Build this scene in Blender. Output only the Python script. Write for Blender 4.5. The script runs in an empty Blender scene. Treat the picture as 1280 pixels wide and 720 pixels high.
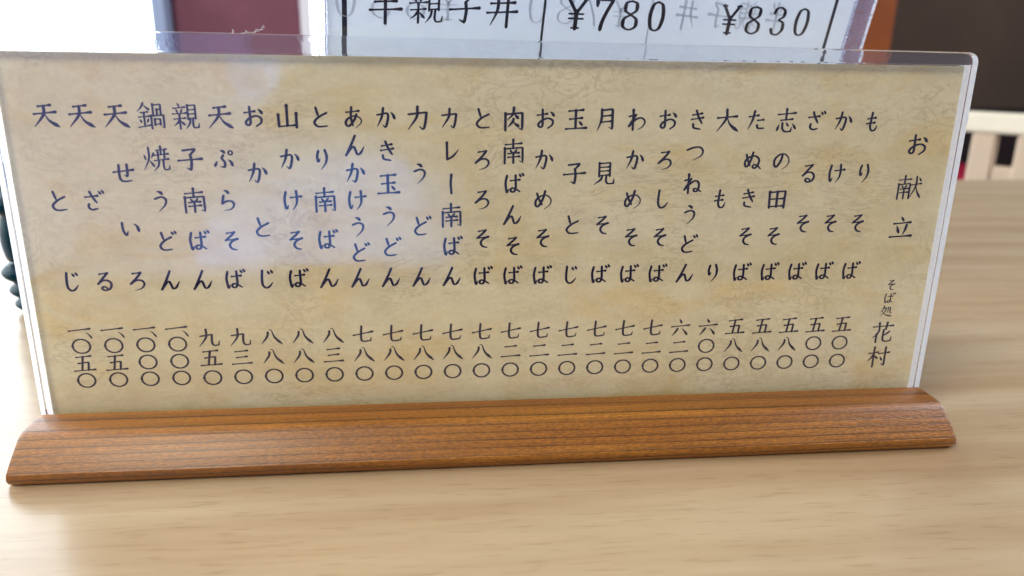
import bpy, bmesh, math, random
from mathutils import Vector, Matrix
random.seed(7)
MM = 0.001
sc = bpy.context.scene
COL = sc.collection

# ------------------------------------------------------------------ camera
cam = bpy.data.cameras.new('camera')
cam.sensor_width = 36.0
cam.lens = 950.09 / 1280 * 36
cam.clip_start = 0.005; cam.clip_end = 60
cam_o = bpy.data.objects.new('camera', cam); COL.objects.link(cam_o); sc.camera = cam_o
yaw, pitch, roll = .11111, .29049, .01608
fv = Vector((math.sin(yaw)*math.cos(pitch), math.cos(yaw)*math.cos(pitch), -math.sin(pitch)))
rv = Vector((math.cos(yaw), -math.sin(yaw), 0)); uv = rv.cross(fv)
c_, s_ = math.cos(roll), math.sin(roll)
rv, uv = c_*rv + s_*uv, c_*uv - s_*rv
M = Matrix((rv, uv, -fv)).transposed().to_4x4(); M.translation = Vector((-19.59, -186.38, 97.65))*MM
cam_o.matrix_world = M
cam.dof.use_dof = True; cam.dof.focus_distance = .196; cam.dof.aperture_fstop = 14

# ------------------------------------------------------------------ world and lights
w = bpy.data.worlds.new('World'); sc.world = w; w.use_nodes = True
bg = w.node_tree.nodes['Background']; bg.inputs[0].default_value = (.80, .86, 1.0, 1); bg.inputs[1].default_value = .32

def area(name, loc, target, sx, sy, power, col):
    l = bpy.data.lights.new(name, 'AREA'); l.shape = 'RECTANGLE'; l.size = sx; l.size_y = sy; l.energy = power; l.color = col
    o = bpy.data.objects.new(name, l); COL.objects.link(o); o.location = loc
    o.rotation_euler = (Vector(target) - Vector(loc)).to_track_quat('-Z', 'Y').to_euler(); return o
# added blue light behind the camera; its reflection veils the acrylic's left side
area('veil_light', (-1.45, -2.5, .10), (-1.45, 0, .10), 1.7, 1.5, 9.5, (.36, .42, 1.0))
# ceiling lamp of the room, behind the photographer and a little to the left
area('ceiling_lamp', (-.95, -.95, 1.35), (0, 0, 0), .55, .6, 24, (1.0, .93, .74))
# daylight from the big window on the left
area('side_light', (-1.5, .35, .75), (0, .05, 0), 1.0, 1.2, 17, (.80, .89, 1.0))
# added light high on the right, for the acrylic rim and chair rail
area('side_light', (2.4, .35, 1.3), (.2, .2, 0), 1.0, .8, 36, (.90, .94, 1.0))

sc.view_settings.view_transform = 'Standard'; sc.view_settings.look = 'None'
sc.view_settings.exposure = 0; sc.view_settings.gamma = 1

# ------------------------------------------------------------------ helpers
def tag(o, label=None, cat=None, group=None, kind=None):
    if label: o['label'] = label
    if cat: o['category'] = cat
    if group: o['group'] = group
    if kind: o['kind'] = kind
    return o
def empty(name, loc=(0, 0, 0)):
    o = bpy.data.objects.new(name, None); COL.objects.link(o); o.location = loc; o.empty_display_size = .01; return o
def obj(name, bm, mat, parent=None, smooth=False):
    me = bpy.data.meshes.new(name)
    if isinstance(bm, tuple): me.from_pydata(bm[0], [], bm[1])
    else: bm.to_mesh(me); bm.free()
    me.materials.append(mat)
    if smooth:
        for p in me.polygons: p.use_smooth = True
    o = bpy.data.objects.new(name, me); COL.objects.link(o)
    if parent: o.parent = parent
    return o
def box_bm(x0, x1, y0, y1, z0, z1, bev=0, seg=2):
    bm = bmesh.new()
    bmesh.ops.create_cube(bm, size=1)
    for v in bm.verts: v.co = Vector(((x0+x1)/2 + v.co.x*(x1-x0), (y0+y1)/2 + v.co.y*(y1-y0), (z0+z1)/2 + v.co.z*(z1-z0)))*MM
    if bev: bmesh.ops.bevel(bm, geom=bm.edges[:], offset=bev*MM, segments=seg, affect='EDGES', profile=.5)
    return bm
def mat(name):
    m = bpy.data.materials.new(name); m.use_nodes = True; nt = m.node_tree
    return m, nt, nt.nodes['Principled BSDF']
def N(nt, t, **kw):
    n = nt.nodes.new('ShaderNode' + t)
    for k, v in kw.items():
        if k in n.inputs: n.inputs[k].default_value = v
        else: setattr(n, k, v)
    return n
def coords(nt, scale, rot=(0, 0, 0)):
    tc = N(nt, 'TexCoord'); mp = N(nt, 'Mapping'); mp.inputs['Scale'].default_value = scale; mp.inputs['Rotation'].default_value = rot
    nt.links.new(tc.outputs['Object'], mp.inputs[0]); return mp.outputs[0]
def ramp(nt, src, stops):
    r = N(nt, 'ValToRGB'); e = r.color_ramp.elements
    while len(e) < len(stops): e.new(.5)
    for k, (p, c) in enumerate(stops): e[k].position = p; e[k].color = (*c, 1) if len(c) == 3 else c
    nt.links.new(src, r.inputs[0]); return r.outputs[0]
def g(v): return (v, v, v)
def mix(nt, fac, a, b, mode='MIX'):
    m = N(nt, 'Mix', data_type='RGBA', blend_type=mode)
    for s, i in ((fac, 0), (a, 6), (b, 7)):
        if hasattr(s, 'links'): nt.links.new(s, m.inputs[i])
        elif isinstance(s, tuple): m.inputs[i].default_value = (*s, 1)
        else: m.inputs[i].default_value = s
    return m.outputs[2]
def bump(nt, src, strength, dist, b):
    n = N(nt, 'Bump', Strength=strength, Distance=dist); nt.links.new(src, n.inputs['Height']); nt.links.new(n.outputs[0], b.inputs['Normal']); return n
def plain(name, col, rough=.5, spec=.5, noise=0, nscale=20, metallic=0, coat=0):
    m, nt, b = mat(name)
    b.inputs['Roughness'].default_value = rough; b.inputs['Specular IOR Level'].default_value = spec; b.inputs['Metallic'].default_value = metallic; b.inputs['Coat Weight'].default_value = coat
    n = N(nt, 'TexNoise', Scale=1.0, Detail=4.0); nt.links.new(coords(nt, (nscale,)*3), n.inputs[0])
    c0 = tuple(c*(1-noise) for c in col); c1 = tuple(min(1, c*(1+noise)) for c in col)
    nt.links.new(ramp(nt, n.outputs[0], [(.3, c0), (.7, c1)]), b.inputs['Base Color'])
    return m
# ---- brush lettering: every character is a list of strokes in a 100 x 100 box (y down) ----
# stroke kinds: h level, v upright, p sweep tapering off, n press that swells, d drop, g plain curve, t flick at the end
GL = {
'も':'t 47,12 44,40 42,68 50,86 66,84 74,66;h 28,38 64,33;h 25,58 62,53',
'り':'t 33,16 28,36 31,58 39,47;p 60,12 67,36 62,64 42,90',
'そ':'h 34,18 66,14!;g 66,14 50,30 27,48!;h 27,48 78,42!;g 76,42 52,54 44,70 54,84 72,88',
'ば':'t 22,16 16,44 19,72 23,86 30,72;h 38,36 78,32;g 60,14 61,45 61,66 54,82 42,82 38,74 46,67 60,70 80,82;d 76,8 83,18;d 88,4 95,14',
'か':'t 12,38 50,31! 58,38 55,62 46,86 35,78;p 38,12 31,46 12,84;d 70,28 79,38 85,52',
'け':'t 22,16 16,44 18,70 23,84 31,70;h 42,38 86,33;p 66,12 68,42 64,66 48,90',
'ざ':'h 20,34 70,28;g 40,12 50,34 64,56;g 32,62 30,74 42,84 66,80;d 76,10 83,20;d 88,6 95,16',
'る':'h 32,18 65,14!;g 65,14 48,32 22,60!;g 22,60 42,46 64,46 77,60 70,80 50,87 37,81 42,72 55,75 60,83',
'ぬ':'g 20,26 28,50 40,72;g 50,16 42,48 26,76 16,70 18,50 36,35 62,31 80,46 76,70 62,83 52,77 60,68 76,73 90,85',
'た':'h 14,33 56,27;p 38,10 30,46 12,86;h 54,48 80,45;g 52,68 58,80 86,80',
'き':'h 26,28 68,21;h 22,46 74,38;g 42,10 54,38 70,62;g 30,66 34,80 64,86',
'の':'p 52,24 46,50 28,77 16,67 18,44 40,24 66,24 84,46 78,70 54,88',
'つ':'p 12,40 44,29 72,29 85,46 74,66 42,82',
'ね':'v 30,10 30,90;g 12,36 42,29!;g 42,29 12,76!;g 12,76 38,50 60,37 76,44 79,64 71,82 57,81 59,71 72,73 90,84',
'う':'d 38,12 50,15 58,22;p 26,42 52,34 70,43 66,66 40,92',
'ど':'g 34,14 42,42;g 74,32 44,48 26,68 34,83 50,86 74,83;d 76,10 83,20;d 88,6 95,16',
'と':'g 32,12 41,42;g 76,32 44,48 25,68 34,83 50,86 78,83',
'ん':'g 52,10 34,48 12,88!;t 12,88 34,60 46,54 52,66 60,84 74,78 88,54',
'お':'h 14,34 56,28;g 36,12 37,50 36,76 26,82 18,72 32,56 60,46 80,55 79,72 60,86;d 70,20 78,26 86,36',
'ろ':'h 32,18 66,14!;g 66,14 50,34 20,62!;p 20,62 44,47 68,48 77,63 64,81 36,90',
'し':'t 34,12 31,46 33,74 46,87 62,81 76,64',
'わ':'v 30,10 30,90;g 12,36 42,29!;g 42,29 12,76!;p 12,76 42,48 68,42 83,56 74,76 52,90',
'め':'g 22,24 32,50 46,72;p 58,14 48,48 28,79 16,71 20,50 42,34 68,33 85,51 79,73 56,90',
'じ':'t 34,12 31,46 33,74 46,87 62,81 76,64;d 56,14 63,25;d 70,10 77,21',
'あ':'h 20,29 72,23;g 42,10 39,48 46,80;p 62,38 50,62 29,83 17,73 24,56 50,43 75,50 81,68 58,90',
'ら':'d 38,8 48,11 56,19;g 34,30 27,62!;p 27,62 46,52 68,53 75,68 62,84 34,90',
'ぷ':'d 40,16 50,18 56,24;t 50,34 44,46 55,62 52,80 36,78;d 24,58 14,76;d 70,52 80,60 86,74;o 80,24 8 8',
'せ':'h 10,46 90,36;t 66,16 66,48 63,62 54,57;g 34,18 33,56 37,76 52,82 80,79',
'い':'t 18,28 20,58 31,78 39,63;d 66,32 78,42 84,62',
'カ':'t 14,38 72,31! 74,33! 70,62 62,86 50,77;p 46,12 42,44 14,86',
'レ':'v 32,14 33,80!;p 33,82 58,68 82,42',
'ー':'v 50,12 47,50 50,88',
'力':'t 10,36 80,28! 81,30! 77,62 68,90 53,80;p 46,8 42,46 8,92',
'天':'h 28,19 72,14;h 10,46 88,38;p 48,18 44,48 8,90;n 48,46 64,70 96,90',
'大':'h 8,40 90,33;p 46,8 44,44 8,92;n 48,38 64,66 98,90',
'山':'v 49,8 49,80;v 16,42 17,82;h 16,84 84,78;v 84,36 84,86',
'月':'p 28,12 27,50 12,92;t 28,15 72,10! 72,12! 73,86! 60,78;h 30,37 70,33;h 29,59 70,55',
'見':'v 27,10 27,62;v 27,12 72,8! 72,10! 72,60;h 29,27 70,24;h 29,42 70,39;h 28,59 71,55;p 40,60 33,76 6,94;t 58,58 57,80 66,90 88,89! 91,72',
'玉':'h 20,19 78,14;h 24,49 74,44;h 8,86 92,81;v 48,17 48,82;d 62,57 74,70',
'子':'g 24,18 72,12! 70,15! 52,34;t 52,34 55,58 51,90! 36,82;h 6,55 94,48',
'肉':'v 14,30 14,92;t 14,33 82,27! 82,29! 82,90! 68,83;p 48,8 44,32 22,54;n 48,28 58,40 68,48;p 47,50 42,62 24,80;n 46,60 56,70 70,78',
'南':'h 16,23 82,17;v 48,4 48,36;v 14,36 14,94;t 14,39 86,33! 86,35! 87,90! 74,84;d 35,42 42,52;d 63,40 56,51;h 28,57 72,53;h 27,71 74,67;v 49,54 49,92',
'田':'v 15,22 17,86;v 15,24 84,18! 84,20! 82,86;v 49,22 49,82;h 18,52 82,48;h 18,82 82,78',
'志':'h 12,25 88,18;v 48,4 48,44;h 26,47 76,42;d 20,64 12,86;t 34,58 36,80 50,91 72,89! 75,74;d 50,56 59,68;d 78,60 92,78',
'立':'d 44,6 54,20;h 16,33 84,27;d 30,42 40,68;p 70,38 66,56 58,76;h 6,86 94,80',
'花':'h 6,25 94,19;v 32,8 34,36;v 67,6 63,36;p 34,40 26,58 6,76;v 24,58 24,94;p 80,46 66,58 46,68;t 54,38 54,80 64,90 90,88! 92,70',
'村':'h 6,33 46,28;v 28,6 28,94;p 28,33 20,50 4,68;d 31,44 45,56;h 50,35 96,29;t 78,6 78,88! 64,80;d 57,50 66,64',
'処':'p 30,8 24,34 6,60;p 28,27 52,23! 50,26! 36,58 4,90;n 16,46 44,76 98,90;p 64,22 63,46 54,64;t 64,24 80,20! 80,22! 80,56 86,66 96,62',
'献':'h 6,21 54,17;v 29,5 29,34;v 6,36 6,94;v 6,39 52,34! 52,36! 52,92;d 19,42 24,50;d 38,40 34,49;h 14,56 46,53;h 14,70 46,67;v 30,54 30,92;h 58,40 97,34;p 76,8 75,46 54,92;n 77,44 84,66 100,90;d 86,12 94,24',
'親':'d 24,4 30,14;h 8,22 50,17;d 18,25 22,36;d 40,23 35,35;h 4,42 54,38;h 8,60 50,56;v 29,43 29,94;p 28,62 20,74 6,84;d 32,66 46,80;v 60,10 60,60;v 60,12 88,9! 88,11! 88,58;h 62,27 87,25;h 62,42 87,40;h 61,57 87,55;p 68,60 64,76 50,94;t 78,58 77,82 83,90 97,88! 99,74',
'鍋':'p 26,4 18,18 2,34;n 27,10 36,20 48,28;h 14,38 40,35;h 6,54 46,50;v 26,38 26,84;d 10,62 15,72;d 42,59 37,70;h 4,90 48,82;v 60,8 60,46;v 60,11 88,8! 88,10! 88,46;v 74,26 74,46;h 74,27 86,25;v 52,48 52,94;t 52,50 97,45! 97,47! 97,92! 88,86;v 64,60 64,82;v 64,61 84,59! 84,61! 84,80;h 65,79 83,77',
'焼':'d 8,34 13,50;p 44,28 40,36 34,46;p 26,8 25,48 4,90;d 28,56 43,76;h 54,18 92,13;v 71,4 71,32;h 46,36 98,30;v 60,24 60,48;v 84,21 83,46;h 46,55 98,49;p 62,54 58,74 40,93;t 78,52 78,80 84,88 98,86! 100,72',
'九':'p 40,8 38,46 6,90;t 12,40 64,32! 65,34! 63,70 72,85 92,83! 95,64',
'五':'h 18,19 82,13;v 48,17 38,82;v 24,49 70,43! 70,45! 66,82;h 4,86 96,80',
'三':'h 22,22 76,17;h 26,51 72,46;h 6,83 92,78',
'八':'p 36,28 32,48 6,84;n 42,16 52,18 66,54 98,86',
'七':'h 6,52 94,34;t 44,8 41,58 48,81 84,79! 88,64',
'六':'d 44,6 54,24;h 6,44 94,36;p 36,54 28,68 10,90;n 58,54 72,68 86,88',
'二':'h 24,30 76,25;h 6,80 94,74',
'一':'h 4,56 96,46',
'〇':'o 50,50 38 34',
'、':'d 34,28 50,40 66,64',
'半':'d 26,12 34,27;p 74,8 68,18 60,28;h 20,42 80,38;h 6,64 94,59;v 49,6 49,98',
'丼':'h 14,34 88,29;h 4,60 96,54;p 36,12 35,52 16,94;v 66,10 66,98',
'¥':'s 14,8 50,50;s 86,8 50,50;v 50,48 50,94;b 20,52 80,52;b 20,66 80,66;b 34,94 66,94;b 4,8 26,8;b 74,8 96,8',
'7':'b 20,8 82,8;g 18,8 19,24;s 82,8 60,44 46,74 42,94',
'8':'s 50,7 27,14 26,36 50,48 76,62 76,84 50,94 24,84 24,62 50,48 72,34 70,14 50,7',
'0':'s 50,6 30,16 21,50 30,84 50,94 70,84 79,50 70,16 50,6',
'3':'s 24,22 32,10 52,6 72,16 72,34 50,46!;s 50,46 74,56 78,78 58,94 34,92 22,78',
}
def stroke_samples(pts, corner, step=3.0):
    out = []
    runs = []; cur = [pts[0]]
    for i in range(1, len(pts)):
        cur.append(pts[i])
        if corner[i] and i < len(pts) - 1:
            runs.append(cur); cur = [pts[i]]
    runs.append(cur)
    for run in runs:
        if len(run) == 2: ctl = run
        P = [(2*run[0][0]-run[1][0], 2*run[0][1]-run[1][1])] + run + [(2*run[-1][0]-run[-2][0], 2*run[-1][1]-run[-2][1])]
        for i in range(1, len(P) - 2):
            a, b, c, d = P[i-1:i+3]
            n = max(2, int(math.hypot(c[0]-b[0], c[1]-b[1]) / step))
            if len(run) == 2: n = max(2, n // 2)
            for k in range(n):
                t = k / n
                q = []
                for j in (0, 1):
                    q.append(.5*((2*b[j]) + (-a[j]+c[j])*t + (2*a[j]-5*b[j]+4*c[j]-d[j])*t*t + (-a[j]+3*b[j]-3*c[j]+d[j])*t**3))
                if not out or math.hypot(q[0]-out[-1][0], q[1]-out[-1][1]) > .6: out.append(tuple(q))
    if math.hypot(run[-1][0]-out[-1][0], run[-1][1]-out[-1][1]) > .3: out.append(run[-1])
    return out
def width_at(kind, t, dx, dy):
    n = math.hypot(dx, dy) or 1
    up = abs(dy) / n
    w = 6.2 + 3.4*up
    if kind == 'h': w = 5.2 + 4.6*max(0, t-.72)/.28 + 2.2*max(0, .12-t)/.12
    elif kind == 'v': w = (5.8 + 3.8*up)*(1 + .22*max(0, .15-t)/.15)
    elif kind == 'p': w = (6.4 + 3.6*up)*(1 - .72*max(0, (t-.35)/.65)**1.3)
    elif kind == 'n': w = 3.4 + 9.0*min(1, t/.78)**1.2 - (8.0*max(0, (t-.8)/.2))
    elif kind == 'd': w = 3.6 + 8.4*min(1, t/.7)**.9 - 4.0*max(0, (t-.8)/.2)
    elif kind == 't': w = (6.2 + 3.6*up)*(1 - .6*max(0, (t-.8)/.2))
    elif kind == 's': w = 3.2 + 6.2*up**2
    elif kind == 'b': w = 3.2
    elif kind == 'g': w = w*(1 - .3*max(0, (t-.8)/.2))
    return w
def glyph_mesh(ch, weight=1.0):
    """vertices (x, y up, 0..1 box centred on 0, tiny lift) and faces of one character"""
    V, F = [], []; lift = 0
    for s in GL[ch].split(';'):
        if not s: continue
        kind, *rest = s.split(' ')
        if kind == 'o':
            cx, cy = map(float, rest[0].split(',')); rx, ry = float(rest[1]), float(rest[2])
            b = len(V); n = 36
            for i in range(n):
                a = math.pi + 2*math.pi*i/n
                w = (6.0 + 2.6*abs(math.cos(a)))*weight*(.8 if rx < 20 else 1)*.5
                if i == 0 and rx > 20: w += 2.0
                for sg in (-1, 1): V.append((cx+(rx+sg*w)*math.cos(a), cy-(ry+sg*w)*math.sin(a), lift))
            for i in range(n): j = (i+1) % n; F.append((b+2*i, b+2*i+1, b+2*j+1, b+2*j))
            lift += 1; continue
        pts = []; cor = []
        for r in rest:
            cor.append(r.endswith('!')); x, y = r.rstrip('!').split(','); pts.append((float(x), float(y)))
        S = stroke_samples(pts, cor)
        L = [0]
        for i in range(1, len(S)): L.append(L[-1] + math.hypot(S[i][0]-S[i-1][0], S[i][1]-S[i-1][1]))
        b = len(V); m = len(S)
        def nor(i):
            dx = S[min(i+1, m-1)][0]-S[max(i-1, 0)][0]; dy = S[min(i+1, m-1)][1]-S[max(i-1, 0)][1]
            return dx, dy
        ends = []
        for i, (x, y) in enumerate(S):
            dx, dy = nor(i); n = math.hypot(dx, dy) or 1
            w = width_at(kind, L[i]/L[-1], dx, dy)*weight*.5
            if i in (0, m-1): ends.append((x, y, dx/n, dy/n, w))
            for sg in (-1, 1): V.append((x-sg*dy/n*w, y+sg*dx/n*w, lift + i*.12))
        for i in range(m-1): F.append((b+2*i, b+2*i+1, b+2*i+3, b+2*i+2))
        for q, (x, y, ux, uy, w) in enumerate(ends):      # rounded ends
            sgn = -1 if q == 0 else 1
            c = len(V); i = 0 if q == 0 else m-1
            arc = [b+2*i]
            for a in (45, 90, 135):
                r = math.radians(a)
                px, py = math.cos(r)*w, math.sin(r)*w
                V.append((x - (-1)*(-px)*0 + (uy*px) + sgn*ux*py, y + (-ux*px) + sgn*uy*py, lift + i*.12)); arc.append(len(V)-1)
            arc.append(b+2*i+1); F.append(tuple(arc))
        lift += m*.12 + .6
    # brush slope is already in the strokes; flip y and centre
    return [((x-50)/100, (50-y)/100, z) for x, y, z in V], F
# ------------------------------------------------------------------ materials
def m_table():
    m, nt, b = mat('beech_laminate')
    wide = N(nt, 'TexNoise', Scale=1.0, Detail=3.0, Roughness=.5); nt.links.new(coords(nt, (5, 60, 60), (0, 0, -.03)), wide.inputs[0])
    mid = N(nt, 'TexNoise', Scale=1.0, Detail=5.0, Roughness=.6); nt.links.new(coords(nt, (22, 230, 230), (0, 0, .01)), mid.inputs[0])
    fleck = N(nt, 'TexNoise', Scale=1.0, Detail=2.0); nt.links.new(coords(nt, (90, 1100, 1100), (0, 0, .01)), fleck.inputs[0])
    c = ramp(nt, wide.outputs[0], [(.30, (.42, .285, .165)), (.5, (.495, .36, .222)), (.68, (.565, .44, .292))])
    c = mix(nt, .85, c, ramp(nt, mid.outputs[0], [(.34, (.92, .89, .86)), (.6, (1.02, 1.015, 1.01))]), 'MULTIPLY')
    c = mix(nt, .6, c, ramp(nt, fleck.outputs[0], [(.30, (.74, .66, .58)), (.42, g(1.0))]), 'MULTIPLY')
    nt.links.new(c, b.inputs['Base Color']); b.inputs['Roughness'].default_value = .42
    b.inputs['Coat Weight'].default_value = .7; b.inputs['Coat Roughness'].default_value = .2; b.inputs['Coat IOR'].default_value = 1.5
    bump(nt, mid.outputs[0], .08, .0002, b); return m
def m_base():
    m, nt, b = mat('zelkova_wood')
    warp = N(nt, 'TexNoise', Scale=1.0, Detail=3.0); nt.links.new(coords(nt, (4, 40, 40)), warp.inputs[0])
    fine = N(nt, 'TexNoise', Scale=1.0, Detail=6.0, Roughness=.65); nt.links.new(coords(nt, (40, 1100, 1100)), fine.inputs[0])
    speck = N(nt, 'TexNoise', Scale=1.0, Detail=3.0); nt.links.new(coords(nt, (800, 2400, 2400)), speck.inputs[0])
    tone = N(nt, 'TexNoise', Scale=1.0, Detail=2.0); nt.links.new(coords(nt, (9, 130, 130)), tone.inputs[0])
    # growth rings cut lengthwise: sheets tilted through the section, so they show on every face
    cs = coords(nt, (1, 1, 1)); sep = N(nt, 'SeparateXYZ'); nt.links.new(cs, sep.inputs[0])
    def ma(op, a, bb):
        n = N(nt, 'Math', operation=op)
        for i, s in enumerate((a, bb)):
            if hasattr(s, 'links'): nt.links.new(s, n.inputs[i])
            elif s is not None: n.inputs[i].default_value = s
        return n.outputs[0]
    h = ma('ADD', ma('MULTIPLY', sep.outputs[2], 1000/1.95), ma('MULTIPLY', sep.outputs[1], 1000/5.2))
    h = ma('ADD', h, ma('MULTIPLY', sep.outputs[0], -.25))
    h = ma('ADD', h, ma('MULTIPLY', warp.outputs[0], 1.1))
    fr = ma('FRACT', h, None)
    line = ramp(nt, fr, [(.0, g(1)), (.05, g(.10)), (.10, g(.42)), (.20, g(.86)), (.60, g(1.0)), (.68, g(1.35)), (.74, g(1.0)), (.97, g(1.1))])
    lf = N(nt, 'TexNoise', Scale=1.0, Detail=2.0); nt.links.new(coords(nt, (18, 300, 300)), lf.inputs[0])
    c = ramp(nt, tone.outputs[0], [(.28, (.22, .070, .006)), (.5, (.295, .104, .009)), (.72, (.38, .150, .018))])
    c = mix(nt, ramp(nt, lf.outputs[0], [(.35, g(.55)), (.6, g(1.0))]), c, mix(nt, 1.0, c, line, 'MULTIPLY'))
    c = mix(nt, .8, c, ramp(nt, fine.outputs[0], [(.3, g(.78)), (.65, g(1.12))]), 'MULTIPLY')
    c = mix(nt, .8, c, ramp(nt, speck.outputs[0], [(.35, g(.68)), (.5, g(1.0)), (.66, g(1.35))]), 'MULTIPLY')
    nt.links.new(c, b.inputs['Base Color']); b.inputs['Roughness'].default_value = .42
    b.inputs['Coat Weight'].default_value = .2; b.inputs['Coat Roughness'].default_value = .28
    bump(nt, mix(nt, .5, fine.outputs[0], speck.outputs[0]), .5, .0005, b); return m
def m_card():
    m, nt, b = mat('mottled_washi_card')
    big = N(nt, 'TexNoise', Scale=1.0, Detail=3.0, Distortion=.5); nt.links.new(coords(nt, (15, 15, 24)), big.inputs[0])
    blot = N(nt, 'TexNoise', Scale=1.0, Detail=6.0, Roughness=.6, Distortion=.9); nt.links.new(coords(nt, (34, 34, 72)), blot.inputs[0])
    crease = N(nt, 'TexNoise', Scale=1.0, Detail=5.0, Roughness=.6, Distortion=1.6); nt.links.new(coords(nt, (120, 120, 210), (0, .75, 0)), crease.inputs[0])
    crease2 = N(nt, 'TexNoise', Scale=1.0, Detail=4.0, Roughness=.6, Distortion=1.4); nt.links.new(coords(nt, (90, 120, 330), (0, -.4, 0)), crease2.inputs[0])
    where = N(nt, 'TexNoise', Scale=1.0, Detail=2.0); nt.links.new(coords(nt, (24, 30, 30), (0, .3, 0)), where.inputs[0])
    soft = N(nt, 'TexNoise', Scale=1.0, Detail=4.0, Roughness=.65); nt.links.new(coords(nt, (90, 90, 160), (0, .5, 0)), soft.inputs[0])
    grain = N(nt, 'TexNoise', Scale=1.0, Detail=3.0, Roughness=.7); nt.links.new(coords(nt, (900, 900, 900)), grain.inputs[0])
    c = ramp(nt, big.outputs[0], [(.30, (.80, .69, .42)), (.52, (.83, .745, .50)), (.72, (.86, .79, .575))])
    c = mix(nt, ramp(nt, blot.outputs[0], [(.50, g(0)), (.60, g(.30)), (.70, g(.62))]), c, (.79, .58, .22))
    c = mix(nt, .7, c, ramp(nt, soft.outputs[0], [(.34, (.90, .87, .82)), (.6, g(1.03))]), 'MULTIPLY')
    m1 = mix(nt, 1.0, ramp(nt, crease.outputs[0], [(.46, g(0)), (.494, g(.42)), (.508, g(.36)), (.55, g(0))]), ramp(nt, where.outputs[0], [(.50, g(0)), (.64, g(1))]), 'MULTIPLY')
    c = mix(nt, m1, c, (.50, .38, .20))
    m2 = mix(nt, 1.0, ramp(nt, crease2.outputs[0], [(.47, g(0)), (.50, g(.4)), (.535, g(0))]), ramp(nt, where.outputs[0], [(.38, g(1)), (.48, g(0))]), 'MULTIPLY')
    c = mix(nt, m2, c, (.42, .31, .16))
    c = mix(nt, .5, c, ramp(nt, grain.outputs[0], [(.3, g(.88)), (.7, g(1.06))]), 'MULTIPLY')
    nt.links.new(c, b.inputs['Base Color']); b.inputs['Roughness'].default_value = .75; b.inputs['Specular IOR Level'].default_value = .2
    crum = N(nt, 'TexNoise', Scale=1.0, Detail=6.0, Roughness=.6, Distortion=1.5); nt.links.new(coords(nt, (170, 170, 260), (0, .5, 0)), crum.inputs[0])
    bump(nt, crum.outputs[0], .35, .0006, b)
    return m
def m_pane(name, tint, rough):
    m = bpy.data.materials.new(name); m.use_nodes = True; nt = m.node_tree; nt.nodes.clear()
    out = N(nt, 'OutputMaterial'); mx = N(nt, 'MixShader'); tr = N(nt, 'BsdfTransparent'); gl = N(nt, 'BsdfGlossy')
    tr.inputs[0].default_value = (*tint, 1); sm = N(nt, 'TexNoise', Scale=1.0, Detail=4.0, Distortion=.8); nt.links.new(coords(nt, (28, 28, 45), (0, .5, 0)), sm.inputs[0])
    nt.links.new(ramp(nt, sm.outputs[0], [(.40, g(rough*.45)), (.52, g(rough)), (.64, g(rough*1.7))]), gl.inputs['Roughness']); gl.inputs['Color'].default_value = (1, 1, 1, 1)
    lw = N(nt, 'LayerWeight', Blend=.5); p = N(nt, 'Math', operation='POWER'); p.inputs[1].default_value = 5
    mul = N(nt, 'Math', operation='MULTIPLY_ADD'); mul.inputs[1].default_value = .95; mul.inputs[2].default_value = .042
    nt.links.new(lw.outputs['Facing'], p.inputs[0]); nt.links.new(p.outputs[0], mul.inputs[0]); nt.links.new(mul.outputs[0], mx.inputs[0])
    nt.links.new(tr.outputs[0], mx.inputs[1]); nt.links.new(gl.outputs[0], mx.inputs[2]); nt.links.new(mx.outputs[0], out.inputs[0]); return m
def m_glass(name, col, rough, haze):
    """clear acrylic with fine scratches and a little surface haze"""
    m = bpy.data.materials.new(name); m.use_nodes = True; nt = m.node_tree; nt.nodes.clear()
    gl = N(nt, 'BsdfGlass', Roughness=rough, IOR=1.49); gl.inputs[0].default_value = (*col, 1)
    n = N(nt, 'TexNoise', Scale=1.0, Detail=3.0); nt.links.new(coords(nt, (500, 500, 500)), n.inputs[0])
    bp = N(nt, 'Bump', Strength=.12, Distance=.0001); nt.links.new(n.outputs[0], bp.inputs['Height']); nt.links.new(bp.outputs[0], gl.inputs['Normal'])
    sn = N(nt, 'TexNoise', Scale=1.0, Detail=5.0, Roughness=.7, Distortion=1.0); nt.links.new(coords(nt, (260, 260, 700), (0, .6, 0)), sn.inputs[0])
    fac = ramp(nt, sn.outputs[0], [(.40, g(haze)), (.60, g(min(1, haze*1.7))), (.70, g(min(1, haze*2.4)))])
    d = N(nt, 'BsdfDiffuse'); d.inputs[0].default_value = (.52, .52, .74, 1); mx = N(nt, 'MixShader'); o = N(nt, 'OutputMaterial')
    nt.links.new(fac, mx.inputs[0]); nt.links.new(gl.outputs[0], mx.inputs[1]); nt.links.new(d.outputs[0], mx.inputs[2]); nt.links.new(mx.outputs[0], o.inputs[0])
    return m
def m_light(name, col, s):
    m = bpy.data.materials.new(name); m.use_nodes = True; nt = m.node_tree; nt.nodes.clear()
    e = N(nt, 'Emission'); e.inputs[0].default_value = (*col, 1); e.inputs[1].default_value = s
    o = N(nt, 'OutputMaterial'); nt.links.new(e.outputs[0], o.inputs[0]); return m
TABLE, BASE, CARD = m_table(), m_base(), m_card()
PANE = m_pane('acrylic_pane', (.985, .985, .985), .085)
EDGE = m_glass('acrylic_edge', (.98, .99, 1.0), .02, .035)
EDGE2 = m_glass('acrylic_edge_scuffed', (.93, .94, 1.0), .10, .26)
INK = plain('navy_ink', (.014, .009, .045), .8, .1)
INK2 = plain('black_ink', (.012, .010, .04), .6, .3)
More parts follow.
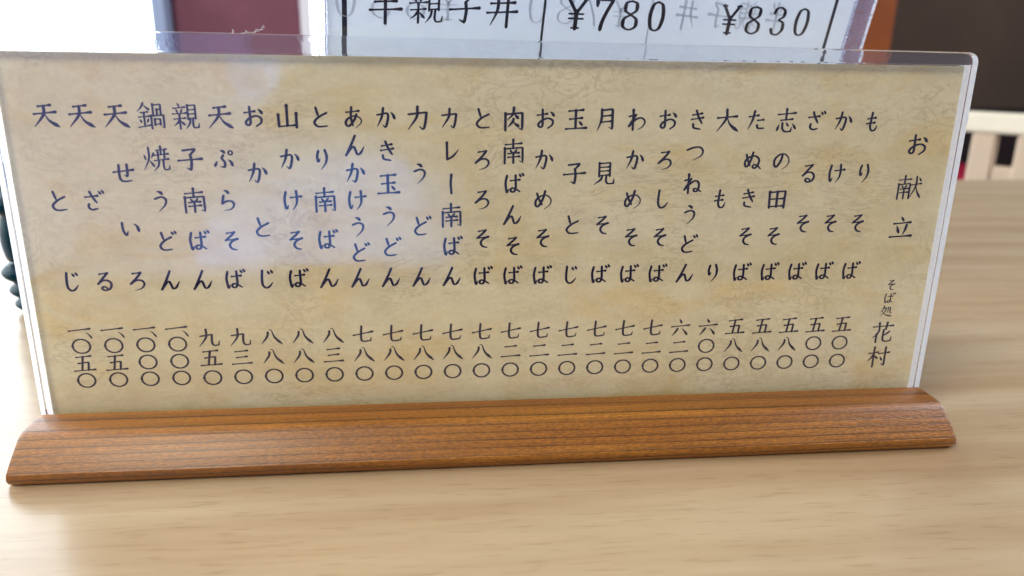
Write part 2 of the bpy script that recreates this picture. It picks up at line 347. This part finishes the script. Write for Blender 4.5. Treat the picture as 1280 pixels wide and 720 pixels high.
def m_paper(k=1.0):
    """thin paper: scatters light back and lets part of the daylight behind it through"""
    m = bpy.data.materials.new('thin_white_paper'); m.use_nodes = True; nt = m.node_tree; nt.nodes.clear()
    n = N(nt, 'TexNoise', Scale=1.0, Detail=4.0); nt.links.new(coords(nt, (300,)*3), n.inputs[0])
    c = ramp(nt, n.outputs[0], [(.3, (.87*k, .90*k, .95*k)), (.7, (.90*k, .93*k, .97*k))])
    d = N(nt, 'BsdfDiffuse'); t = N(nt, 'BsdfTranslucent'); mx = N(nt, 'MixShader'); mx.inputs[0].default_value = .5; o = N(nt, 'OutputMaterial')
    nt.links.new(c, d.inputs[0]); nt.links.new(c, t.inputs[0]); nt.links.new(d.outputs[0], mx.inputs[1]); nt.links.new(t.outputs[0], mx.inputs[2]); nt.links.new(mx.outputs[0], o.inputs[0]); return m
def m_sawn():
    """sawn and flame-polished rim of the acrylic: milky, scatters light"""
    m = bpy.data.materials.new('sawn_acrylic_rim'); m.use_nodes = True; nt = m.node_tree; nt.nodes.clear()
    n = N(nt, 'TexNoise', Scale=1.0, Detail=4.0); nt.links.new(coords(nt, (700,)*3), n.inputs[0])
    c = ramp(nt, n.outputs[0], [(.35, (.88, .92, 1.0)), (.6, (.99, .99, 1.0))])
    t = N(nt, 'BsdfTranslucent'); d = N(nt, 'BsdfDiffuse'); gl = N(nt, 'BsdfGlass', Roughness=.25, IOR=1.49)
    a = N(nt, 'MixShader'); a.inputs[0].default_value = .2; b2 = N(nt, 'MixShader'); b2.inputs[0].default_value = .15; o = N(nt, 'OutputMaterial')
    nt.links.new(c, t.inputs[0]); nt.links.new(c, d.inputs[0]); nt.links.new(t.outputs[0], a.inputs[1]); nt.links.new(d.outputs[0], a.inputs[2])
    nt.links.new(a.outputs[0], b2.inputs[1]); nt.links.new(gl.outputs[0], b2.inputs[2]); nt.links.new(b2.outputs[0], o.inputs[0]); return m
PAPER, RIM, GHOST = m_paper(), m_sawn(), m_paper(.80)
GLASSY = plain('dark_green_glass', (.002, .020, .032), .04, .10, .3, 200); GLASSY.node_tree.nodes['Principled BSDF'].inputs['IOR'].default_value = 1.22
PILLAR = plain('glare_tinted_red_wood', (.20, .060, .088), .45, .4, .12, 20)  # mauve tint is veiling glare mixed into the reddish brown
PILLAR2 = plain('orange_brown_wood', (.27, .062, .007), .5, .4, .15, 14)
ALU = plain('blue_grey_frame', (.34, .42, .60), .4, .5, .05, 20)
WALL = plain('dark_wall', (.078, .052, .038), .8, .2, .12, 5)
SKIRT = plain('dark_wainscot', (.014, .005, .006), .6, .3, .2, 9)
LIGHTWOOD = plain('pale_wood', (.60, .45, .32), .5, .4, .05, 40)
RAIL = plain('sunlit_pale_wood', (.84, .74, .58), .45, .4, .03, 40)  # paler copy of the chair wood: light on the top rail put into colour
RED = plain('crimson_cloth', (.42, .015, .05), .9, .1, .1, 60)
FLOOR = plain('dark_floor', (.09, .06, .045), .5, .4, .2, 4)
SKY = m_light('overexposed_daylight', (.84, .94, 1.0), 5.0)

# ------------------------------------------------------------------ setting
tag(obj('floor', box_bm(-3500, 3500, -3200, 3500, -760, -700), FLOOR), kind='structure')
tag(obj('back_wall', box_bm(700, 3400, 2100, 2200, -700, 1900), WALL), kind='structure')
tag(obj('wainscot', box_bm(702, 3400, 2070, 2098, -700, -22), SKIRT), kind='structure')
tag(obj('sky', box_bm(-3400, 640, 2400, 2410, -1200, 2100), SKY), kind='structure')
tag(obj('sky', box_bm(-3410, -3400, -300, 2400, -700, 2100), SKY), kind='structure')

# unseen glowing shapes added behind the camera, outlined to mirror as pale blue patches
def patch_emitter(pts, m):
    V = [(x*MM, -2.5, z*MM) for x, z in pts] + [(x*MM, -2.53, z*MM) for x, z in pts]; n = len(pts)
    F = [tuple(range(n)), tuple(range(n, 2*n))[::-1]] + [(i, (i+1) % n, n+(i+1) % n, n+i) for i in range(n)]
    return tag(obj('reflection_emitter', (V, F), m), kind='structure')
BLUE = m_light('blue_reflection_glow', (.22, .42, 1.0), 2.7)
patch_emitter([(-839, -610), (-834, -503), (-710, -377), (-553, -254), (-336, -207), (-119, -234), (4, -351), (80, -496), (44, -609)], BLUE)
patch_emitter([(-673, 93), (-502, 91), (-524, 4), (-575, -54), (-649, -34), (-672, 27)], BLUE)
def grain_post(name, x0, x1, y0, y1, m, label):
    r = empty(name, ((x0+x1)/2*MM, (y0+y1)/2*MM, -.7))
    hx, hy = (x1-x0)/2, (y1-y0)/2
    obj('shaft', box_bm(-hx, hx, -hy, hy, 90, 2600, 3), m, r)
    obj('plinth', box_bm(-hx-8, hx+8, -hy-8, hy+8, 0, 90, 3), m, r)
    return tag(r, label, 'pillar')
grain_post('wooden_pillar', -408, -216, 1100, 1230, PILLAR, 'wide brown pillar with a painted mauve glare between the bright window panes at the left')
grain_post('wooden_pillar', 560, 891, 1300, 1430, PILLAR2, 'orange brown pillar in front of the dark wall at the right')
wf = empty('window_frame', (-.418, 1.09, -.7))
obj('upright', box_bm(-11, 9, -20, 60, 0, 2600, 2), ALU, wf); obj('gasket', box_bm(-13.5, -11.2, -8, 40, 0, 2600), GLASSY, wf)
tag(wf, 'narrow blue grey metal window frame upright along the left side of the glare-tinted pillar', 'window frame')

# dining table the menus stand on
tb = empty('dining_table', (.1, .15, -.7))
def tloc(x0, x1, y0, y1, z0, z1, b=0): return box_bm(x0-100, x1-100, y0-150, y1-150, z0+700, z1+700, b)
obj('tabletop', tloc(-700, 900, -150, 461, -28, 0, 3), TABLE, tb)
for x in (-640, 840):
    for y in (-110, 400): obj('leg', tloc(x-25, x+25, y-25, y+25, -700, -29, 3), LIGHTWOOD, tb)
tag(tb, 'pale beech table with a glossy streaked top under the menu stands', 'table')

# chair beyond the table: its back frame runs obliquely
ch = empty('wooden_chair', (.706, .824, -.7)); ch.rotation_euler.z = math.radians(-50)
Hh = 741
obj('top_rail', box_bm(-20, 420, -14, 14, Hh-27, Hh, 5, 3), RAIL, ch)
obj('rear_leg', box_bm(31, 60, -11, 11, 0, Hh-27.5, 3), LIGHTWOOD, ch)
for x in (84, 220, 380): obj('rear_leg' if x == 380 else 'back_spindle', box_bm(x, x+30, -11, 11, 0 if x == 380 else 400, Hh-27.5, 3), LIGHTWOOD, ch)
obj('lower_rail', box_bm(60.5, 379.5, -9, 9, 640, 671, 3), LIGHTWOOD, ch)
obj('seat', box_bm(20, 420, 12, 400, 395, 425, 6), LIGHTWOOD, ch)
for x in (31, 380): obj('front_leg', box_bm(x, x+30, 360, 390, 0, 394, 3), LIGHTWOOD, ch)
tag(ch, 'pale wooden chair with a thick top rail beyond the far edge of the table', 'chair')
bn = empty('wall_bench', (1.7, 1.85, -.7))
obj('seat_board', box_bm(-700, 700, -200, 200, 400, 440, 6), SKIRT, bn)
for x in (-640, 600): obj('bench_leg', box_bm(x, x+40, -180, 180, 0, 399, 3), SKIRT, bn)
tag(bn, 'dark wooden bench against the wainscot of the dark wall', 'bench')
cu = tag(obj('seat_cushion', box_bm(-240, 260, -190, 190, 0, 75, 24, 4), RED, smooth=True), 'crimson seat cushion seen between the menu and the pale chair', 'cushion')
cu.location = (1.38, 1.85, -.2585)

# ------------------------------------------------------------------ beaded dark cruet
def lathe(prof, n=40):
    V, F = [], []
    for r, z in prof:
        for i in range(n): a = 2*math.pi*i/n; V.append((r*math.cos(a)*MM, r*math.sin(a)*MM, z*MM))
    for k in range(len(prof)-1):
        for i in range(n): j = (i+1) % n; F.append((k*n+i, k*n+j, (k+1)*n+j, (k+1)*n+i))
    F.append(tuple(range(n))[::-1]); F.append(tuple(range((len(prof)-1)*n, len(prof)*n)))
    return V, F
def bead(r, z0, z1, bulge, n=8):
    return [(r + bulge*math.sin(math.pi*(i+.5)/n), z0 + (z1-z0)*(i+.5)/n) for i in range(n)]
cr = empty('beaded_cruet', (-.170, .122, 0))
obj('foot', lathe([(9, 0), (11, .6)] + bead(10.6, .8, 6, 2.6) + bead(11.4, 6.2, 12, 2.9) + bead(11.8, 12.2, 20.5, 4.2)), GLASSY, cr, True)
obj('bottle_body', lathe(bead(13.2, 20.7, 38, 1.2, 10) + bead(12.2, 38.2, 47, 3.6) + [(12, 47.4), (12, 49)] + bead(12.2, 49.2, 54, 2.6)), GLASSY, cr, True)
obj('cap', lathe(bead(12.2, 54.2, 58, 1.8) + [(9, 58.3), (6, 60.5), (.5, 61)]), GLASSY, cr, True)
tag(cr, 'dark teal glossy beaded cruet peeping out behind the left edge of the front menu', 'cruet')

# ------------------------------------------------------------------ lettering
def put(verts, faces, ch, x, z, size, y, weight, sx=1.0, mirror=False):
    V, F = glyph_mesh(ch, weight); b = len(verts)
    for a, h, l in V: verts.append(((x + (-a if mirror else a)*size*sx)*MM, (y - l*.0012)*MM, (z + h*size)*MM))
    faces.extend(tuple(b+i for i in f) for f in F)
HEAVY = set('鍋焼親献')
def wt(ch, base=1.1): return base*(.72 if ch in HEAVY else .86 if ch in '南処花見志村' else 1)

# ------------------------------------------------------------------ front menu stand
st = empty('menu_stand', (0, 0, 0))
prof = [(-15.6, 0), (-17.4, .5), (-18.5, 1.9), (-18.6, 3.6), (-13.6, 9.75), (-12.9, 10.45), (-12.0, 10.9), (-10.6, 11.15), (-2.6, 11.35), (-2.45, 6), (2.45, 6), (2.6, 11.35), (10.6, 11.15), (12.0, 10.9), (12.9, 10.45), (13.6, 9.75), (18.6, 3.6), (18.5, 1.9), (17.4, .5), (15.6, 0)]
# softly convex front face
def base_mesh():
    P = []
    for i, (y, z) in enumerate(prof):
        P.append((y, z))
        if i in (3, 15):
            y2, z2 = prof[i+1]
            for t in (.2, .4, .6, .8):
                b_ = .2*math.sin(math.pi*t); s = -1 if i == 3 else 1
                P.append((y+(y2-y)*t + s*b_*.7, z+(z2-z)*t + b_*.7))
    rings = []
    for x, ins in ((-1, .0), (-1, .5), (-1, 1.0), (1, 1.0), (1, .5), (1, 0)):
        d = {0: 1.3, .5: .35, 1.0: 0}[ins]            # softened ends: the section shrinks a little and runs inwards
        off = {0: 0, .5: .35, 1.0: 1.5}[ins]
        ring = []
        for y, z in P:
            yy = y*(1 - d/18); zz = max(z*(1 - d/11*.9) + (.15*d if z < 1 else 0), 0.0) if not (-2.7 < y < 2.7) else z*(1-d/11*.9)
            xe = 119.4 - off*1.0 - (z/11.35)*1.9
            ring.append((x*xe*MM, yy*MM, zz*MM))
        rings.append(ring)
    n = len(P); V = [v for r in rings for v in r]; F = []
    for k in range(len(rings)-1):
        for i in range(n): j = (i+1) % n; F.append((k*n+i, k*n+j, (k+1)*n+j, (k+1)*n+i))
    F.append(tuple(range(n))[::-1]); F.append(tuple(range((len(rings)-1)*n, len(rings)*n)))
    return V, F
bo = obj('wooden_base', base_mesh(), BASE, st)
bm = bmesh.new(); bm.from_mesh(bo.data); bmesh.ops.recalc_face_normals(bm, faces=bm.faces[:]); bm.to_mesh(bo.data); bm.free()
for p in bo.data.polygons: p.use_smooth = len(p.vertices) < 8
bo.data.set_sharp_from_angle(angle=math.radians(35))

def sleeve(name, m, parent, xl, xr, zb, zt, il, ir, it, y0, y1, rad, bev=.25):
    """U-shaped clear border of an acrylic holder: outer outline with rounded top corners, inner opening for the card"""
    outer = [(xl, zb)]
    for k in range(7): a = math.pi - k*math.pi/12; outer.append((xl+rad+rad*math.cos(a), zt(xl)-rad+rad*math.sin(a)))
    for k in range(1, 12):
        x = xl+rad + (xr-xl-2*rad)*k/12; outer.append((x, zt(x)))
    for k in range(7): a = math.pi/2 - k*math.pi/12; outer.append((xr-rad+rad*math.cos(a), zt(xr)-rad+rad*math.sin(a)))
    outer.append((xr, zb))
    inner = []
    for (x, z) in outer:
        xx = min(max(x, il), ir)
        inner.append((xx, z if z == zb else min(z, it(xx)) if il < x < ir else (it(xx) if z > it(xx) - rad*0 else z)))
    n = len(outer); bm = bmesh.new()
    vs = {}
    for s, y in ((0, y0), (1, y1)):
        for k, ring in ((0, outer), (1, inner)):
            vs[s, k] = [bm.verts.new((x*MM, y*MM, z*MM)) for x, z in ring]
    for i in range(n-1):
        bm.faces.new((vs[0, 0][i], vs[0, 0][i+1], vs[0, 1][i+1], vs[0, 1][i]))
        bm.faces.new((vs[1, 0][i+1], vs[1, 0][i], vs[1, 1][i], vs[1, 1][i+1]))
        bm.faces.new((vs[0, 0][i+1], vs[0, 0][i], vs[1, 0][i], vs[1, 0][i+1]))
        bm.faces.new((vs[0, 1][i], vs[0, 1][i+1], vs[1, 1][i+1], vs[1, 1][i]))
    for i in (0, n-1): bm.faces.new((vs[0, 0][i], vs[0, 1][i], vs[1, 1][i], vs[1, 0][i]))
    bmesh.ops.remove_doubles(bm, verts=bm.verts[:], dist=1e-6)
    bmesh.ops.recalc_face_normals(bm, faces=bm.faces[:])
    if bev:
        ed = [e for e in bm.edges if len(e.link_faces) == 2 and e.calc_face_angle() > 1.2]
        bmesh.ops.bevel(bm, geom=ed, offset=bev*MM, segments=2, affect='EDGES', profile=.5)
    o = obj(name, bm, m, parent); o.data.materials.append(RIM)
    for p in o.data.polygons:      # outward-facing narrow sides are the sawn rim
        cx = p.center.x/MM; nx = p.normal
        if abs(nx.y) < .35 and p.center.z/MM > zb + .5 and (cx < xl+.9 and nx.x < -.3 or cx > xr-.9 and nx.x > .3): p.material_index = 1
    return o
zt = lambda x: 102.95 - (x+117)/234*1.55
sleeve('acrylic_border', EDGE, st, -117.0, 117.3, 6.2, zt, -115.1, 115.1, lambda x: 98.3 + 0*x, -2.0, 2.0, 2.6)
obj('acrylic_pane', box_bm(-115, 115, -1.95, -.6, 6.2, 98.2), PANE, st)
obj('acrylic_pane', box_bm(-115, 115, .6, 1.95, 6.2, 98.2), PANE, st)
card = obj('menu_card', box_bm(-115, 115, -.2, .2, 6.3, 98.1), CARD, st)
ITEMS = [('天とじ', '一、〇五〇'), ('天ざる', '一、〇五〇'), ('天せいろ', '一、〇〇〇'), ('鍋焼うどん', '一、〇〇〇'), ('親子南ばん', '九五〇'), ('天ぷらそば', '九三〇'), ('おかとじ', '八八〇'), ('山かけそば', '八八〇'),
 ('とり南ばん', '八三〇'), ('あんかけうどん', '七八〇'), ('かき玉うどん', '七八〇'), ('力うどん', '七八〇'), ('カレー南ばん', '七八〇'), ('とろろそば', '七八〇'), ('肉南ばんそば', '七二〇'), ('おかめそば', '七二〇'), ('玉子とじ', '七二〇'),
 ('月見そば', '七二〇'), ('わかめそば', '七二〇'), ('おろしそば', '七二〇'), ('きつねうどん', '六二〇'), ('大もり', '六〇〇'), ('たぬきそば', '五八〇'), ('志の田そば', '五八〇'), ('ざるそば', '五八〇'), ('かけそば', '五〇〇'), ('もりそば', '五〇〇')]
KANJI = set('天鍋焼親子南山玉力肉月見大志田')
TY = -.215
for i, (name, price) in enumerate(ITEMS):
    u = -105.7 + 7.625*i
    V, F = [], []; n = len(name)
    for k, ch_ in enumerate(name):
        z = 84.2 + (44.9-84.2)*k/(n-1)
        put(V, F, ch_, u + random.uniform(-.06, .06), z, 6.35 if ch_ in KANJI else 5.9, TY, wt(ch_, 1.16), .95)
    if i in (): pass
    obj('dish_name', (V, F), INK, card)
    V, F = [], []
    if '、' in price:
        zs = {0: 32.7, 2: 28.35, 3: 23.75, 4: 19.2}
        for k, ch_ in enumerate(price):
            if k == 1: put(V, F, ch_, u+2.1, 31.0, 4.2, TY-.02, .9)
            else: put(V, F, ch_, u, zs[k], 5.4, TY, wt(ch_), 1.0)
    else:
        for k, ch_ in enumerate(price): put(V, F, ch_, u, 29.75-5.36*k, 5.5, TY, wt(ch_), 1.0)
    obj('price', (V, F), INK, card)
V, F = [], []
for ch_, u, z, s in (('お', 105.9, 78.4, 6.6), ('献', 105.5, 67.4, 6.8), ('立', 105.2, 56.6, 6.8)): put(V, F, ch_, u, z, s, TY, wt(ch_))
obj('menu_title', (V, F), INK, card)
V, F = [], []
for ch_, u, z, s in (('そ', 104.95, 40.8, 3.6), ('ば', 105.0, 37.0, 3.6), ('処', 104.75, 33.3, 3.7), ('花', 104.7, 27.1, 6.5), ('村', 104.65, 19.8, 6.6)): put(V, F, ch_, u, z, s, TY, wt(ch_))
obj('shop_name', (V, F), INK, card)
tag(st, 'low wide menu stand, mottled beige card in clear acrylic on an orange brown wooden base', 'menu stand', None)

# ------------------------------------------------------------------ second menu stand, leaning towards the camera
ph, ta = .245, .238
A = Vector((math.cos(ph), math.sin(ph), 0)); N0 = Vector((-math.sin(ph), math.cos(ph), 0)); Bv = -math.sin(ta)*N0 + Vector((0, 0, math.cos(ta))); Nn = Bv.cross(A)
s2 = empty('menu_stand'); mw = Matrix((A, Nn, Bv)).transposed().to_4x4(); mw.translation = Vector((30.28, 59.79, 1.6))*MM; s2.matrix_world = mw
dz = -1.6
sleeve('acrylic_border', EDGE2, s2, -85.0, 85.0, 1, lambda x: 240+0*x, -83.0, 77.4, lambda x: 236+0*x, -1.3, 1.3, 3.0)
pap = obj('menu_sheet', box_bm(-82.9, 77.3, -.15, .15, 4, 235.9), PAPER, s2)
obj('acrylic_pane', box_bm(-82.9, 77.3, -1.27, -.4, 4, 235.9), PANE, s2)
obj('acrylic_pane', box_bm(-82.9, 77.3, .4, 1.27, 4, 235.9), PANE, s2)
inv = mw.inverted()
bm = box_bm(30.28-85, 30.28+85, 44, 130, 0, 2.4, .5)
for v in bm.verts:   # foot plate lies flat on the table, turned with the stand
    p = v.co - Vector((30.28, 59.79, 0))*MM
    v.co = inv @ (Vector((30.28, 59.79, 0))*MM + A*p.x + N0*p.y + Vector((0, 0, p.z)))
obj('foot_plate', bm, EDGE2, s2)
by = 109.6 + dz
def rect(V, F, x0, x1, z0, z1, y): b = len(V); V += [(x0*MM, y*MM, z0*MM), (x1*MM, y*MM, z0*MM), (x1*MM, y*MM, z1*MM), (x0*MM, y*MM, z1*MM)]; F.append((b, b+1, b+2, b+3))
V, F = [], []
for x, w_ in ((-78.6, 1.25), (-25.7, .7), (70.4, 1.2)): rect(V, F, x-w_/2, x+w_/2, 8, 228, -.17)
obj('table_rule', (V, F), INK2, pap)
V, F = [], []; rect(V, F, 6.4, 7.0, 8, 228, -.16); obj('rule_show_through', (V, F), GHOST, pap)
KZ = by + 4.35
row = [('半', -68.4), ('親', -58.2), ('子', -47.9), ('丼', -37.6)]
dig = [('¥', -16.2), ('7', -7.9), ('8', .4), ('0', 8.7), ('¥', 33.3), ('8', 41.8), ('3', 50.6), ('0', 59.3)]
V, F = [], []
for ch_, x in row: put(V, F, ch_, x, KZ - .3, 9.0, -.18, wt(ch_, 1.0), 1.0)
obj('dish_name', (V, F), INK2, pap)
V, F = [], []
for ch_, x in dig: put(V, F, ch_, x, by + 3.9, 8.8, -.18, 1.8, .82)
obj('price', (V, F), INK2, pap)
V, F = [], []
for ch_, x in row + dig: put(V, F, ch_, -19.0 - x, KZ + .6, 8.8, -.165, .8 if ch_ in HEAVY else 1.1, .85, True)
obj('print_show_through', (V, F), GHOST, pap)
tag(s2, 'tall white price menu in clear acrylic leaning behind the front menu', 'menu stand', None)

# ------------------------------------------------------------------ lint caught on the top of the acrylic
def tube(pts, r):
    bm = bmesh.new(); prev = None
    for k, p in enumerate(pts):
        p = Vector(p); q = Vector(pts[min(k+1, len(pts)-1)]) - Vector(pts[max(k-1, 0)]); q.normalize()
        a = q.orthogonal().normalized(); c2 = q.cross(a)
        ring = [bm.verts.new((p + (a*math.cos(t)+c2*math.sin(t))*r)*MM) for t in (0, 2.09, 4.19)]
        if prev:
            for i in range(3): bm.faces.new((prev[i], prev[(i+1) % 3], ring[(i+1) % 3], ring[i]))
        prev = ring
    return bm
LINT = plain('white_lint', (.85, .85, .82), .9, .1)
bm = bmesh.new()
for pts in ([(-61.5, .3, 0), (-60.0, .2, .35), (-58.4, .0, .25), (-57.0, .1, .9), (-56.2, .1, 1.9)], [(-58.4, 0, .25), (-57.9, -.2, .9), (-57.4, -.2, 1.0)], [(-57, .1, .9), (-56.3, .3, 1.0)],
            [(-63.3, .2, 0), (-62.9, .2, .5), (-63.2, .3, .9)], [(-60.0, .2, .3), (-60.3, .1, .8)], [(-56.6, .1, 1.4), (-55.9, .0, 1.5)]):
    t = tube(pts, .07); me = bpy.data.meshes.new('t'); t.to_mesh(me); t.free(); bm.from_mesh(me); bpy.data.meshes.remove(me)
ln = obj('lint', bm, LINT); ln.location = (0, 0, (102.95 - (-59+117)/234*1.55 + .02)*MM)
tag(ln, 'tiny white wisp of lint on the top edge of the front acrylic holder', 'lint')
